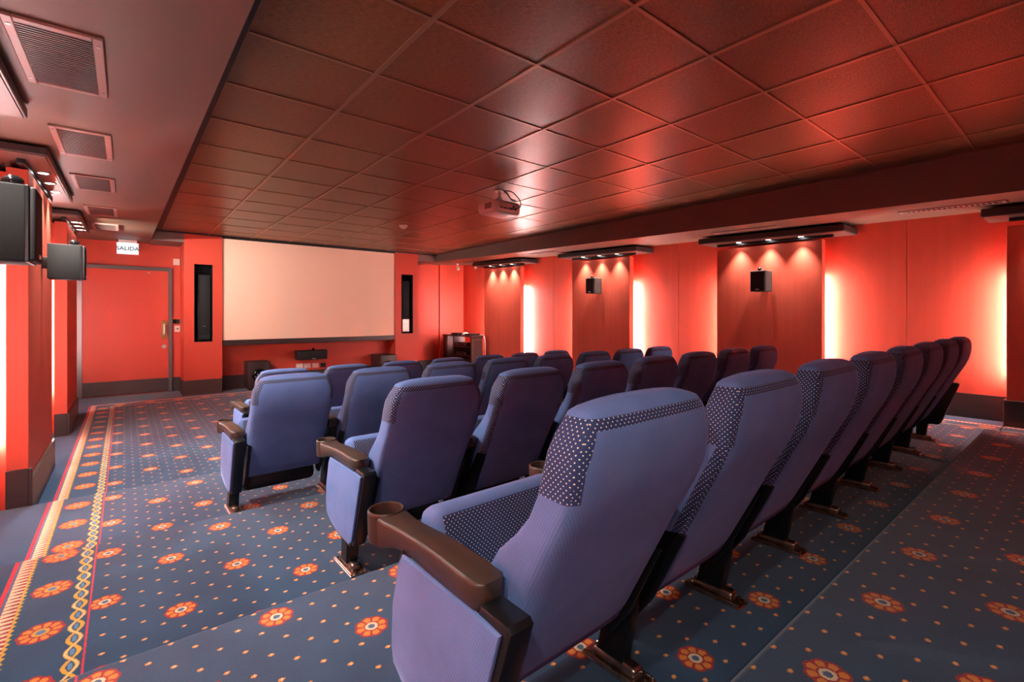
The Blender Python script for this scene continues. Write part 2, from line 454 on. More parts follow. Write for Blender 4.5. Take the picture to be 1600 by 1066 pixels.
# skirting --------------------------------------------------------------
BH = 0.235
bm = bmesh.new(); t = 0.018
for x0, x1, y in ((PL0 - t, PL1, YS - t), (PR0, PR1 + t, YS - t)): box(bm, x0, x1, y, y + t, 0, BH, 0.004)
box(bm, PL0 - t, PL0, YS, YD, 0, BH, 0.004)
box(bm, PL1, PR0, YU - t, YU, 0, BH, 0.004)
box(bm, PR1, XR, YRF - 0.03 - t, YRF - 0.03 + 0.0, 0, BH, 0.004)
box(bm, 0.60, PL0 - t, YD - t, YD, 0, BH, 0.004)
struct('baseboard_front', bm, M_base)
def side_base(name, x, s):
    bm = bmesh.new()
    segs = [(YB, N4, T4 if s < 0 else T3), (N4, N3, T3), (N3, N2, T2), (N2, N1, T1), (N1, YD if s < 0 else YRF - 0.05, 0)]
    for a, b, z in segs: box(bm, *sorted((x, x - s*t)), a, b, z - 0.05 if z else 0, z + BH)
    return struct(name, bm, M_base)
side_base('baseboard_left', XL, -1); side_base('baseboard_right', XR, 1)
struct('baseboard_back', BX(XL, XR, YB, YB + t, T4 - 0.05, T4 + BH), M_base)

# ceiling ------------------------------------------------------------------
struct('ceiling', BX(XS0, XS1 + 0.02, YB, YS + 0.02, ZC, ZC + 0.08), M_tile)
bm = bmesh.new()                                  # exposed T-bar grid
gx = [1.043 + 0.608*i for i in range(0, 7)]; gy = [1.831 + 0.608*j for j in range(-5, 12)]
for x in gx: box(bm, x - 0.012, x + 0.012, YB, YS, ZC - 0.006, ZC + 0.002)
for y in gy:
    if y < YS - 0.02: box(bm, 0.44, XS1, y - 0.009, y + 0.009, ZC - 0.0045, ZC + 0.002)
struct('trim_3', bm, M_grid)
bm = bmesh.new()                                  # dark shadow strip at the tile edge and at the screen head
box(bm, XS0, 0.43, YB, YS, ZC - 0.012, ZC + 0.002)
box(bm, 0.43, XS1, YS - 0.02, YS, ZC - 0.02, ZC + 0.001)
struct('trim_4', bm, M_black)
def soffit(name, x0, x1, d0, d1, m):              # underside follows the slight fall of the room; d = extra height at x0/x1
    bm = bmesh.new()
    y0, y1 = YB, 9.9
    v = [bm.verts.new(p) for p in ((x0, y0, zs(y0)+d0), (x1, y0, zs(y0)+d1), (x1, y1, zs(y1)+d1), (x0, y1, zs(y1)+d0),
                                   (x0, y0, ZC+0.08), (x1, y0, ZC+0.08), (x1, y1, ZC+0.08), (x0, y1, ZC+0.08))]
    for k, q in enumerate(((0,3,2,1),(4,5,6,7),(0,1,5,4),(1,2,6,5),(2,3,7,6),(3,0,4,7))):
        f = bm.faces.new([v[i] for i in q]); f.material_index = 0 if k == 0 else 1
    return struct(name, bm, m)
soffit('ceiling', XL - 0.1, XS0, 0, 0, [M_paint, M_beam])
soffit('ceiling', XS1, XR + 0.1, 0, 0.05, [M_paint, M_beam])
bm = bmesh.new()
z0 = zs(YS)
box(bm, XS0, PL0, YS, 9.9, z0, ZC + 0.05); box(bm, PR1, XS1, YS, 9.9, z0 - 0.002, ZC + 0.05)
struct('trim_5', bm, M_beam)

# pilasters with light tubes in the shadow gap behind their edges ------------
def pilaster(side, y0, label, zb):
    s = 1 if side == 'R' else -1
    face, wall = (PRX, XR) if s > 0 else (PLX, XL)
    ym = y0 + PW/2
    zt = zs(ym) - 0.122
    fl = floor_z(y0 + 0.3, s)
    r = empty('pilaster', (face, ym, fl), 0, label, 'pilaster')
    H = zt - fl; hw = PW/2
    X = lambda a, b: sorted((s*a, s*b))
    z_lo = min(0.0, floor_z(y0 + PW, s) - fl)
    bm = BX(*X(0, 0.10), -hw, hw, z_lo, H, 0.003, 1); obj('face_panel', bm, M_redcloth, r)
    bm = BX(*X(0.10, abs(wall - face) - 0.001), -hw + 0.16, hw - 0.16, z_lo, H); obj('core', bm, M_red, r)
    # the skirting follows the treads the pilaster stands on
    bm = bmesh.new()
    cuts = sorted([y0 - t, y0 + PW + t] + [n for n in (N1, N2, N3, N4) if y0 - t < n < y0 + PW + t])
    for a, b in zip(cuts, cuts[1:]):
        z = floor_z((a + b)/2, s) - fl
        box(bm, *X(-t, 0), a - ym, b - ym, z, z + BH, 0.003, 1)
    for yy in ((-hw - t, -hw), (hw, hw + t)):
        z = floor_z(ym + yy[0], s) - fl
        box(bm, *X(0, 0.10), yy[0], yy[1], z, z + BH, 0.003, 1)
    obj('skirting', bm, M_base, r)
    for e in (-1, 1):
        bm = bmesh.new(); cyl(bm, (s*0.165, e*(hw - 0.07), (0.42 + H - 0.42)/2), 0.013, H - 0.84, n=12)
        obj('light_tube', bm, M_tube if s > 0 else M_tubeL, r, smooth=True)
        for za in (0.37, H - 0.42):
            obj('tube_holder', BX(*X(0.150, 0.180), e*(hw - 0.07) - 0.016, e*(hw - 0.07) + 0.016, za, za + 0.05), M_white, r)
    return r
Lnames = ['red pilaster on the left wall just behind the camera', 'red pilaster on the left wall carrying the nearest grey speaker',
          'red pilaster on the left wall beside the carpet step, under the second speaker', 'red pilaster on the left wall nearest the exit door']
Rnames = ['red pilaster on the right wall at the right edge of the view', 'broad red pilaster on the right wall behind the back row, with a wall speaker',
          'middle red pilaster of the right wall, with a smaller looking wall speaker', 'red pilaster on the right wall nearest the cabinet, without a speaker']
R_P[0] = -0.71
L_P[-1] = 6.85
for y, l in zip(L_P, Lnames): pilaster('L', y, l, 0)
for y, l in zip(R_P, Rnames): pilaster('R', y, l, 0)

# canopies with downlights -------------------------------------------------------
def canopy(side, y0, y1, label, gain=1.0):
    s = 1 if side == 'R' else -1
    ym = (y0 + y1)/2; L = (y1 - y0)/2
    xf = 5.93 if s > 0 else -0.36
    xw = (XR if s > 0 else XL)
    top = zs(ym)
    r = empty('lighting_canopy', (xf, ym, top), 0, label, 'light fitting')
    r.rotation_euler = (math.atan(0.0236), 0, 0)
    wd = abs(xw - xf)
    X = lambda a, b: sorted((s*a, s*b))
    obj('slab', BX(*X(0, wd), -L, L, -0.062, -0.016 if s<0 else 0.004, 0.004, 1), M_shelf, r)
    obj('soffit_panel', BX(*X(0.012, wd - 0.01), -L + 0.012, L - 0.012, -0.068, -0.061), M_canopy_under, r)
    fa = (wd - 0.26, wd - 0.225) if s > 0 else (0.115, 0.15)
    obj('fascia', BX(*X(*fa), -L + 0.16, L - 0.16, -0.10, -0.066, 0.003, 1), M_black, r)
    for k in (-1, 0, 1):
        yy = k*0.36; xx = s*(wd - 0.305) if s > 0 else s*0.068
        bm = bmesh.new(); lathe(bm, [(0.024, -0.067), (0.040, -0.067), (0.040, -0.071), (0.035, -0.073), (0.029, -0.071), (0.026, -0.068)], (xx, yy, 0), 24)
        d = obj('downlight', bm, M_steel, r, smooth=True)
        bm = bmesh.new(); cyl(bm, (xx, yy, -0.0695), 0.025, 0.003, n=20); obj('bulb', bm, M_lamp, d)
        ld = bpy.data.lights.new('downlight_beam', 'SPOT'); ld.energy = SPOT_POWER*gain; ld.spot_size = math.radians(104 if s < 0 else 84); ld.spot_blend = 1.0
        ld.shadow_soft_size = 0.02; ld.color = (1, 0.95, 0.88)
        lo = bpy.data.objects.new('downlight_beam', ld); C.objects.link(lo); lo.parent = d
        lo.location = (xx, yy, -0.082); lo.rotation_euler = (0, s*math.radians(28 if s < 0 else 6), 0)
    return r
def aim(canopy_obj, target):                       # swivel the three downlights of one canopy
    for d in canopy_obj.children:
        for lo in d.children:
            if lo.type == 'LIGHT':
                p = canopy_obj.location + lo.location
                lo.rotation_euler = (Vector(target) - p).to_track_quat('-Z', 'Y').to_euler()
for p, g, l in zip(L_P, (0.25, 0.5, 0.95, 0.55), ['dark lighting canopy over the left pilaster behind the camera', 'dark lighting canopy cut by the left picture edge beside the nearest vent',
                      'dark lighting canopy over the nearest grey speaker, three downlights under it', 'dark lighting canopy on the left nearest the exit sign']):
    c_ = canopy('L', p - 0.28, p + PW + 0.28, l, g)
aim(c_, (3.4, YS, 1.5))
for p, g, l in zip(R_P, (0.1, 0.32, 0.36, 0.55), ['dark lighting canopy at the right picture edge beside the slotted air grille', 'long dark lighting canopy over the right pilaster behind the back row',
                      'dark lighting canopy over the middle right pilaster', 'dark lighting canopy on the right wall nearest the screen']):
    canopy('R', p - 0.28, p + PW + 0.14, l, g)

# screen ---------------------------------------------------------------------------
r = empty('projection_screen', (2.75, YS + 0.03, 0.87), 0, 'large white projection screen between two red piers, black bar along its foot', 'projection screen')
obj('screen_surface', BX(-1.513, 1.518, 0, 0.02, -0.02, 1.655), M_screen, r)
obj('bottom_bar', BX(-1.513, 1.518, -0.02, 0.03, -0.108, -0.018, 0.006), mat('bar_brown_black', lin(58, 40, 38), 0.4), r)
obj('top_casing', BX(-1.513, 1.518, -0.01, 0.05, 1.650, ZC - 0.87, 0.003), M_black, r)

# ------------------------------------------------------------------ cinema seats
PITCH = 0.557
def backrest_bm():
    # z, y front, y rear, half width
    lv = [(0.195, -0.035, -0.065, 0.214), (0.205, -0.010, -0.085, 0.226), (0.26, 0.000, -0.118, 0.228), (0.36, -0.012, -0.170, 0.229), (0.45, -0.040, -0.216, 0.230),
          (0.52, -0.088, -0.250, 0.231), (0.57, -0.145, -0.276, 0.232), (0.62, -0.190, -0.302, 0.232), (0.67, -0.216, -0.322, 0.232), (0.72, -0.228, -0.334, 0.230),
          (0.757, -0.234, -0.338, 0.224), (0.787, -0.241, -0.338, 0.210), (0.808, -0.246, -0.334, 0.194), (0.824, -0.250, -0.326, 0.184), (0.836, -0.256, -0.316, 0.168), (0.843, -0.268, -0.302, 0.142)]
    bm = bmesh.new(); N = 44; rings = []
    for z, yf, yr, hw in lv:
        cy, hd = (yf + yr)/2, (yf - yr)/2; ring = []
        for i in range(N):
            a = 2*PI*(i + 0.5)/N; n = 5.5
            ca, sa = math.cos(a), math.sin(a)
            px = hw*math.copysign(abs(ca)**(2/n), ca); py = hd*math.copysign(abs(sa)**(2/n), sa)
            # rear panel is gently domed, front gently dished
            if sa < 0: py *= 1 + 0.03*(1 - (px/hw)**2)
            ring.append(bm.verts.new((px, cy + py, z - (0.006 if z > 0.83 else 0)*(abs(px)/hw)**2)))
        rings.append(ring)
    for k, (A, B) in enumerate(zip(rings, rings[1:])):
        z = (lv[k][0] + lv[k+1][0])/2
        for i in range(N):
            f = bm.faces.new((A[i], A[(i+1)%N], B[(i+1)%N], B[i]))
    bm.faces.new(rings[0]); bm.faces.new(rings[-1])
    return bm
def seat_bm():
    # tip-up cushion, folded: long axis leans from near the floor hinge up and forward
    bm = bmesh.new()
    L, W, TH = 0.46, 0.222, 0.105
    box(bm, -W, W, 0.0, TH, 0.0, L, 0.036, 4)
    bmesh.ops.bisect_plane(bm, geom=bm.verts[:] + bm.edges[:] + bm.faces[:], plane_co=(0, 0, 0.13), plane_no=(0, 0, 1))
    for f in bm.faces:
        c = f.calc_center_median()
        f.material_index = 2 if c.z < 0.13 else 1 if (c.y < 0.03 and abs(c.x) < W - 0.02 and c.z < L - 0.02) else 0
    # shell beneath the cushion
    box(bm, -W + 0.012, W - 0.012, TH - 0.012, TH + 0.018, 0.0, L - 0.05, 0.012, 3, mi=2)
    bmesh.ops.transform(bm, matrix=Matrix.Translation((0, 0.012, 0.088)) @ Matrix.Rotation(-math.radians(16), 4, 'X'), verts=bm.verts)
    return bm
def leg_bm():                                        # steel standard between two seats (local x = 0 is the standard)
    bm = bmesh.new()
    prism(bm, [(-0.052, 0.035), (0.040, 0.035), (0.002, 0.17), (0.060, 0.25), (0.105, 0.44), (-0.140, 0.470), (-0.158, 0.455), (-0.078, 0.23), (-0.082, 0.19)], 'X', -0.020, 0.020, 0.004, 2)
    return bm
def end_leg_bm():
    bm = bmesh.new()
    prism(bm, [(-0.060, 0.035), (0.002, 0.035), (-0.004, 0.17), (-0.075, 0.20), (-0.130, 0.30), (-0.165, 0.455), (-0.170, 0.474), (-0.248, 0.474), (-0.257, 0.464), (-0.150, 0.150), (-0.135, 0.135), (-0.070, 0.135)], 'X', -0.032, 0.022, 0.004, 2)
    # thin rim that frames the upholstered side panel
    rim = smooth_pts([(-0.030, 0.122, 0.460), (-0.030, 0.141, 0.43), (-0.030, 0.166, 0.33), (-0.030, 0.175, 0.225), (-0.030, 0.122, 0.170), (-0.030, 0.02, 0.138), (-0.030, -0.120, 0.132)], 5)
    tube(bm, rim, 0.006, 8)
    return bm
def plate_bm():
    bm = bmesh.new()
    box(bm, -0.036, 0.036, -0.125, 0.085, 0.0, 0.006, 0.002, 1)
    box(bm, -0.022, 0.022, -0.095, 0.055, 0.004, 0.040, 0.012, 3)
    for sy in (-0.108, 0.068):
        cyl(bm, (0.016, sy, 0.009), 0.008, 0.007, n=6); cyl(bm, (-0.016, sy, 0.009), 0.008, 0.007, n=6)
    for sx in (-1, 1): box(bm, sx*0.030 - 0.004, sx*0.030 + 0.004, -0.12, 0.08, 0.004, 0.014, 0.002, 1)
    return bm
def armrest_bm():
    # plan outline: narrow waisted body with a round cup end in front
    st = [(-0.166, 0.022, 0.506, 0.460), (-0.152, 0.036, 0.509, 0.455), (-0.10, 0.0365, 0.511, 0.454), (-0.03, 0.036, 0.512, 0.456), (0.05, 0.035, 0.510, 0.460),
          (0.12, 0.034, 0.505, 0.460), (0.18, 0.0345, 0.500, 0.450), (0.215, 0.039, 0.498, 0.438), (0.247, 0.042, 0.498, 0.428)]
    bm = bmesh.new(); rings = []
    for y, hw, zt, zb in st:
        P = [(-hw + 0.003, zb), (-hw + 0.006, zb - 0.003), (hw - 0.006, zb - 0.003), (hw - 0.003, zb), (hw, zt - 0.008), (hw - 0.002, zt - 0.003), (hw - 0.007, zt), (-hw + 0.007, zt), (-hw + 0.002, zt - 0.003), (-hw, zt - 0.008)]
        rings.append([bm.verts.new((x, y, z)) for x, z in P])
    for A, B in zip(rings, rings[1:]):
        for i in range(10): bm.faces.new((A[i], A[(i+1)%10], B[(i+1)%10], B[i]))
    bm.faces.new(rings[0]); bm.faces.new(rings[-1])
    lathe(bm, [(0.034, 0.420), (0.043, 0.424), (0.0450, 0.432), (0.0465, 0.492), (0.0460, 0.499), (0.0435, 0.502), (0.0400, 0.5005), (0.0385, 0.495), (0.0365, 0.446), (0.010, 0.444)], (0, 0.285, 0), 40)
    return bm
def panel_bm():
    pts = [(-0.236, 0.456), (-0.166, 0.458), (0.118, 0.458), (0.136, 0.43), (0.160, 0.33), (0.170, 0.228), (0.160, 0.192), (0.115, 0.175), (0.02, 0.145), (-0.112, 0.140), (-0.142, 0.160)]
    bm = bmesh.new(); prism(bm, pts, 'X', -0.042, -0.031, 0.005, 3); return bm
P_back, P_seat = backrest_bm(), seat_bm()

def build_seat(end):
    r = empty('cinema_seat', (0, 0, 0))
    cx = PITCH/2
    b = obj('backrest', P_back if not end else backrest_bm(), M_back if end else M_back3, r, smooth=45, loc=(cx, 0, 0))
    s = obj('seat', P_seat if not end else seat_bm(), [M_fab, M_dot, M_seatcore], r, smooth=45, loc=(cx, 0, 0))
    for e in (-1, 1):
        bm = bmesh.new()
        prism(bm, [(-0.20, 0.42), (-0.14, 0.42), (-0.01, 0.20), (0.0, 0.15), (-0.05, 0.14), (-0.10, 0.21)], 'X', e*0.222 - 0.008, e*0.222 + 0.008, 0.003, 1)
        cyl(bm, (e*0.222, -0.015, 0.175), 0.018, 0.018, 'X', 16)
        obj('hinge_bracket', bm, M_blackmetal, r, smooth=40, loc=(cx, 0, 0))
    lg = obj('leg', end_leg_bm() if end else leg_bm(), M_blackmetal, r, smooth=35)
    obj('foot_plate', plate_bm(), M_bronze, lg, smooth=35)
    a = obj('armrest', armrest_bm(), M_arm, r, smooth=50)
    if end: 
        p = obj('side_panel', panel_bm(), M_fab, r, smooth=45); p['label'] = 'blue upholstered end panel'
    return r
def add_right_end(r):                                  # last seat of a row also carries the far standard
    lg = obj('leg', end_leg_bm(), M_blackmetal, r, smooth=35, loc=(PITCH, 0, 0)); lg.scale = (-1, 1, 1)
    obj('foot_plate', plate_bm(), M_bronze, lg, smooth=35)
    obj('armrest', armrest_bm(), M_arm, r, smooth=50, loc=(PITCH, 0, 0))
    p = obj('side_panel', panel_bm(), M_fab, r, smooth=45, loc=(PITCH, 0, 0)); p.scale = (-1, 1, 1)
def copy_tree(o, parent=None):
    c = o.copy(); C.objects.link(c); c.parent = parent
    for ch in list(o.children): copy_tree(ch, c)
    return c
proto_end, proto_mid = build_seat(True), build_seat(False)
proto_last = copy_tree(proto_mid); add_right_end(proto_last)
used = set()
def place(proto, loc):
    o = proto if id(proto) not in used else copy_tree(proto)
    used.add(id(proto)); o.location = loc; return o
ordn = ['first', 'second', 'third', 'fourth', 'fifth', 'sixth', 'seventh', 'eighth']
ROWS = [('back row', 'the row nearest the camera', 0.527, 0.875, T3, 8), ('second row from the back', 'the row in front of the nearest one', 0.776, 2.12, T2, 7),
        ('third row from the back', 'the row before the front row', 0.520, 3.38, T1, 8), ('front row', 'the row closest to the screen', 0.800, 4.76, 0.0, 7)]
look = {0: 'blue velvet cinema seat with armrest and upholstered end panel on the aisle side', 'm': 'blue velvet cinema seat with dotted head trim', 'l': 'blue velvet cinema seat at the far wall end'}
for rn, alt, x0, y, z, n in ROWS:
    for k in range(n):
        pr = proto_end if k == 0 else proto_last if k == n - 1 else proto_mid
        o = place(pr, (x0 + k*PITCH, y + 0.014*k*PITCH, z)); o.rotation_euler = (0, 0, 0.014)
        if rn == 'front row': o.scale = (1, 1, 0.95)
        if k == 0: lab = 'cinema seat with end panel at the aisle end of the %s' % rn
        elif k == n - 1: lab = 'blue velvet cinema seat at the right-wall end of the %s' % rn
        else: lab = 'blue cinema seat, %s from the left aisle in the %s' % (ordn[k], rn)
        tag(o, lab, 'cinema seat', 'cinema seats in the %s' % rn)

# ------------------------------------------------------------------ speakers
def wall_speaker(side, y, z0, z1, label):
    s = 1 if side == 'R' else -1
    face = PRX if s > 0 else PLX
    xf = face - s*0.245
    r = empty('wall_speaker', (face, y, z0), 0, label, 'speaker')
    H = z1 - z0; hy = 0.088
    X = lambda a, b: sorted((s*a, s*b))
    obj('cabinet', BX(*X(-0.215, -0.035), -hy, hy, 0, H, 0.006, 2), M_grey if s < 0 else M_greyR, r, smooth=40)
    obj('grille', BX(*X(-0.240, -0.222), -hy + 0.004, hy - 0.004, 0.004, H - 0.004, 0.008, 3), M_grille, r, smooth=40)
    bm = BX(*X(-0.224, -0.213), -hy, hy, 0, H, 0.002, 1); obj('baffle', bm, M_blackmetal, r)
    bm = bmesh.new(); ball(bm, (-s*0.175, 0, H + 0.022), 0.022, 18, (1.35, 1, 1)); cyl(bm, (-s*0.165, 0, H + 0.002), 0.012, 0.02)
    obj('tweeter', bm, M_gloss, r, smooth='all')
    bm = bmesh.new(); box(bm, *X(-0.045, 0.0), -0.03, 0.03, H*0.3, H*0.62, 0.004); cyl(bm, (-s*0.03, 0, H*0.46), 0.022, 0.05, 'X', 16)
    obj('bracket', bm, M_blackmetal, r, smooth=40)
    bm = BX(*X(-0.2425, -0.239), -0.022, 0.022, 0.018, 0.032, 0.001, 1); obj('badge', bm, M_steel, r)
wall_speaker('L', 2.32, EYE + 0.175, EYE + 0.430, 'large looking grey-sided black speaker at the left picture edge, on the nearest left pilaster')
wall_speaker('L', 4.86, EYE + 0.262, EYE + 0.517, 'grey-sided black speaker on the second left pilaster, left of the exit sign')
wall_speaker('R', 2.60, EYE + 0.282, EYE + 0.532, 'black speaker on the broad right pilaster behind the back row')
wall_speaker('R', 5.27, EYE + 0.350, EYE + 0.603, 'black speaker on the middle right pilaster')

def tower(x0, x1, z0, z1, label, pale):
    xm = (x0 + x1)/2; r = empty('tower_speaker', (xm, YS + 0.20, z0), 0, label, 'speaker')
    hw = (x1 - x0)/2; H = z1 - z0
    obj('cabinet', BX(-hw, hw, -0.10, 0.14, 0.02, H, 0.005), M_blackmetal, r, smooth=40)
    g0 = 0.27*H if pale else 0.10*H
    obj('grille', BX(-hw + 0.006, hw - 0.006, -0.118, -0.10, g0, H - 0.012, 0.005), M_grille, r, smooth=40)
    if pale:
        p = obj('lower_panel', BX(-hw + 0.006, hw - 0.006, -0.112, -0.10, 0.03, g0 - 0.004, 0.004), mat('satin_grey', lin(168, 146, 138), 0.3, metal=0.4), r); p['label'] = 'pale grey uncovered lower panel'
    else: obj('lower_panel', BX(-hw + 0.006, hw - 0.006, -0.112, -0.10, 0.03, g0 - 0.004, 0.004), M_grille, r)
    obj('badge', BX(-0.016, 0.016, -0.121, -0.117, 0.235, 0.245), M_steel, r)
    bm = bmesh.new(); ball(bm, (0, -0.03, H + 0.018), 0.022, 16, (1, 1.5, 1)); obj('tweeter', bm, M_gloss, r, smooth='all')
    for sx in (-1, 1):
        for sy in (-1, 1):
            bm = bmesh.new(); cyl(bm, (sx*(hw - 0.015), sy*0.07 + 0.01, 0.010), 0.014, 0.02, r2=0.009); obj('foot', bm, M_bronze, r, smooth=40)
tower(0.908, 1.086, 0.842, 1.920, 'slim black tower speaker in the niche of the left pier', False)
tower(4.468, 4.640, 0.889, 1.975, 'slim tower speaker with pale lower panel in the niche of the right pier', True)

def sub(x0, x1, y0, z1, label):
    xm = (x0 + x1)/2; hw = (x1 - x0)/2
    r = empty('subwoofer', (xm, y0, 0), 0, label, 'subwoofer')
    d = YU - 0.03 - y0
    obj('cabinet', BX(-hw, hw, 0, d, 0.02, z1, 0.012, 3), mat('subwoofer_black', lin(54, 38, 38), 0.4), r, smooth=40)
    zc = z1*0.52; R = hw*0.66
    bm = bmesh.new(); lathe(bm, [(R, 0.002), (R, -0.012), (R*0.93, -0.016), (R*0.86, -0.010), (R*0.84, -0.004)], (0, 0, zc), 40, 'Y'); obj('surround', bm, M_grey, r, smooth=50)
    bm = bmesh.new(); lathe(bm, [(R*0.83, -0.003), (R*0.74, -0.012), (R*0.66, -0.004), (R*0.34, 0.001-0.003), (R*0.30, -0.010), (R*0.05, -0.018)], (0, -0.004, zc), 40, 'Y'); obj('cone', bm, M_gloss, r, smooth=60)
    for sx in (-1, 1):
        for yy in (0.04, d - 0.04):
            bm = bmesh.new(); cyl(bm, (sx*(hw - 0.04), yy, 0.011), 0.018, 0.022); obj('foot', bm, M_black, r)
sub(1.598, 1.940, 8.98, 0.475, 'black subwoofer with round driver standing left under the screen')
sub(3.880, 4.225, 8.86, 0.478, 'black subwoofer with round driver standing right under the screen')

r = empty('centre_speaker', (2.697, YU, 0.440), 0, 'black horizontal speaker with a ball tweeter on the red wall under the screen', 'speaker')
obj('cabinet', BX(-0.272, 0.272, -0.185, -0.03, 0, 0.175, 0.02, 3), M_blackmetal, r, smooth=40)
obj('grille', BX(-0.262, 0.262, -0.200, -0.185, 0.01, 0.165, 0.006, 2), M_grille, r, smooth=40)
bm = bmesh.new(); ball(bm, (0.02, -0.155, 0.193), 0.026, 16, (1, 1.4, 1)); obj('tweeter', bm, M_gloss, r, smooth='all')
obj('badge', BX(-0.01, 0.05, -0.203, -0.199, 0.014, 0.026), M_steel, r)
obj('bracket', BX(-0.05, 0.05, -0.031, 0, 0.04, 0.14, 0.004), M_blackmetal, r)

# wall plates under the screen
def plate(name, x0, x1, z0, z1, y, label, m, d=0.01, cat='socket', slots=2):
    r = empty(name, ((x0 + x1)/2, y, z0), 0, label, cat); w_ = (x1 - x0)/2; h = z1 - z0
    obj('cover', BX(-w_, w_, -d, 0, 0, h, 0.002, 2), m, r)
    for k in range(slots):
        cx = (k - (slots - 1)/2)*w_*0.8
        obj('insert', BX(cx - w_*0.28, cx + w_*0.28, -d - 0.003, -d + 0.001, h*0.22, h*0.78, 0.001, 1), M_white if m is not M_black else M_grille, r)
# ------------------------------------------------------------------ pixel-free positions worked out from the photograph's perspective
S_ = [(2.456, 2.576, 0.272, 0.362), (2.594, 2.720, 0.270, 0.360), (2.745, 2.860, 0.270, 0.358)]
for (a, b, z0, z1), l in zip(S_, ('leftmost', 'middle', 'rightmost')):
    plate('wall_socket', a, b, z0, z1, YU, '%s of the three pale wall sockets under the centre speaker' % l, M_cream, cat='wall socket')
plate('wall_socket', 2.892, 2.994, 0.266, 0.354, YU, 'dark wall socket right of the three pale ones', M_black, cat='wall socket')

# ------------------------------------------------------------------ door wall
DX0, DX1, DZ = -0.500, 0.560, 1.985
door = struct('door_1', BX(DX0, DX1, YD - 0.022, YD + 0.01, BH, DZ, 0.002, 1), M_red)
def part(name, bm, m, p, **k): return obj(name, bm, m, p, **k)
part('kick_plate', BX(DX0, DX1, YD - 0.030, YD, 0.015, BH, 0.003, 1), M_base, door)
bm = bmesh.new()
box(bm, DX0 - 0.06, DX0, YD - 0.045, YD + 0.01, 0, DZ + 0.055, 0.003, 1)
box(bm, DX1, DX1 + 0.050, YD - 0.045, YD + 0.01, 0, DZ + 0.055, 0.003, 1)
box(bm, DX0, DX1, YD - 0.045, YD + 0.01, DZ, DZ + 0.055, 0.003, 1)
part('door_frame', bm, mat('grey_steel_frame', lin(112, 104, 102), 0.35, metal=0.5), door)
bm = bmesh.new()
def stadium(w_, z0, z1, n=10):
    return [(w_*math.cos(a), z1 - w_ + w_*math.sin(a)) for a in [PI*i/n for i in range(n + 1)]] + [(w_*math.cos(a), z0 + w_ + w_*math.sin(a)) for a in [PI + PI*i/n for i in range(n + 1)]]
prism(bm, [(x + 0.500, z) for x, z in stadium(0.036, 0.870, 1.180)], 'Y', YD - 0.032, YD - 0.022, 0.002, 1)
hd = part('door_handle', bm, M_brass, door)
bm = bmesh.new(); tube(bm, smooth_pts([(0.500, YD - 0.03, 1.11), (0.500, YD - 0.085, 1.10), (0.500, YD - 0.095, 1.03), (0.500, YD - 0.085, 0.96), (0.500, YD - 0.03, 0.95)]), 0.013, 10)
part('grip', bm, M_white, hd, smooth=True)
bm = bmesh.new(); cyl(bm, (0.500, YD - 0.028, 0.750), 0.030, 0.014, 'Y', 24); part('lock', bm, M_steel, door, smooth=40)
bm = bmesh.new(); cyl(bm, (0.300, YD - 0.026, 1.945), 0.012, 0.012, 'Y', 16); part('peephole', bm, M_steel, door, smooth=40)

plate('wall_box', 0.622, 0.712, 2.094, 2.200, YD, 'small cream box on the red wall above the door corner', M_cream, d=0.035, cat='junction box', slots=0)
r = empty('wall_panel', (0.688, YD, 1.112), 0, 'small black keypad with brass rim between door and pier', 'keypad')
obj('rim', BX(-0.075, 0.030, -0.010, 0, 0, 0.090, 0.003, 2), M_brass, r); obj('face', BX(-0.067, 0.022, -0.014, -0.009, 0.010, 0.080), M_gloss, r)
r = empty('light_switch', (0.682, YD, 0.985), 0, 'cream light switch under the keypad beside the door', 'light switch')
obj('cover', BX(-0.042, 0.034, -0.010, 0, 0, 0.105, 0.003, 2), M_cream, r); bm = bmesh.new(); cyl(bm, (0, -0.013, 0.052), 0.012, 0.012, 'Y', 16); obj('knob', bm, M_black, r)

# exit sign
r = empty('exit_sign', (0.035, 9.35, EYE + 1.095), 0, 'lit white exit sign with green SALIDA lettering over the door', 'exit sign')
obj('light_box', BX(-0.13, 0.13, -0.012, 0.012, -0.170, 0.0, 0.003, 1), M_exit, r)
obj('mount', BX(-0.11, 0.11, -0.02, 0.02, 0.0, zs(9.35) - EYE - 1.095, 0.003, 1), M_white, r)
fc = bpy.data.curves.new('lettering', 'FONT'); fc.body = 'SALIDA'; fc.size = 0.082; fc.align_x = 'CENTER'; fc.extrude = 0.001; fc.offset = 0.0016; fc.space_character = 1.02
fo = bpy.data.objects.new('lettering', fc); C.objects.link(fo); fo.parent = r; fo.location = (0, -0.014, -0.112); fo.rotation_euler = (PI/2, 0, 0); fc.materials.append(M_green)
me = bpy.data.meshes.new_from_object(fo); bpy.data.objects.remove(fo); bpy.data.curves.remove(fc)
lt = bpy.data.objects.new('lettering', me); C.objects.link(lt); lt.parent = r; lt.location = (0, -0.014, -0.112); lt.rotation_euler = (PI/2, 0, 0)

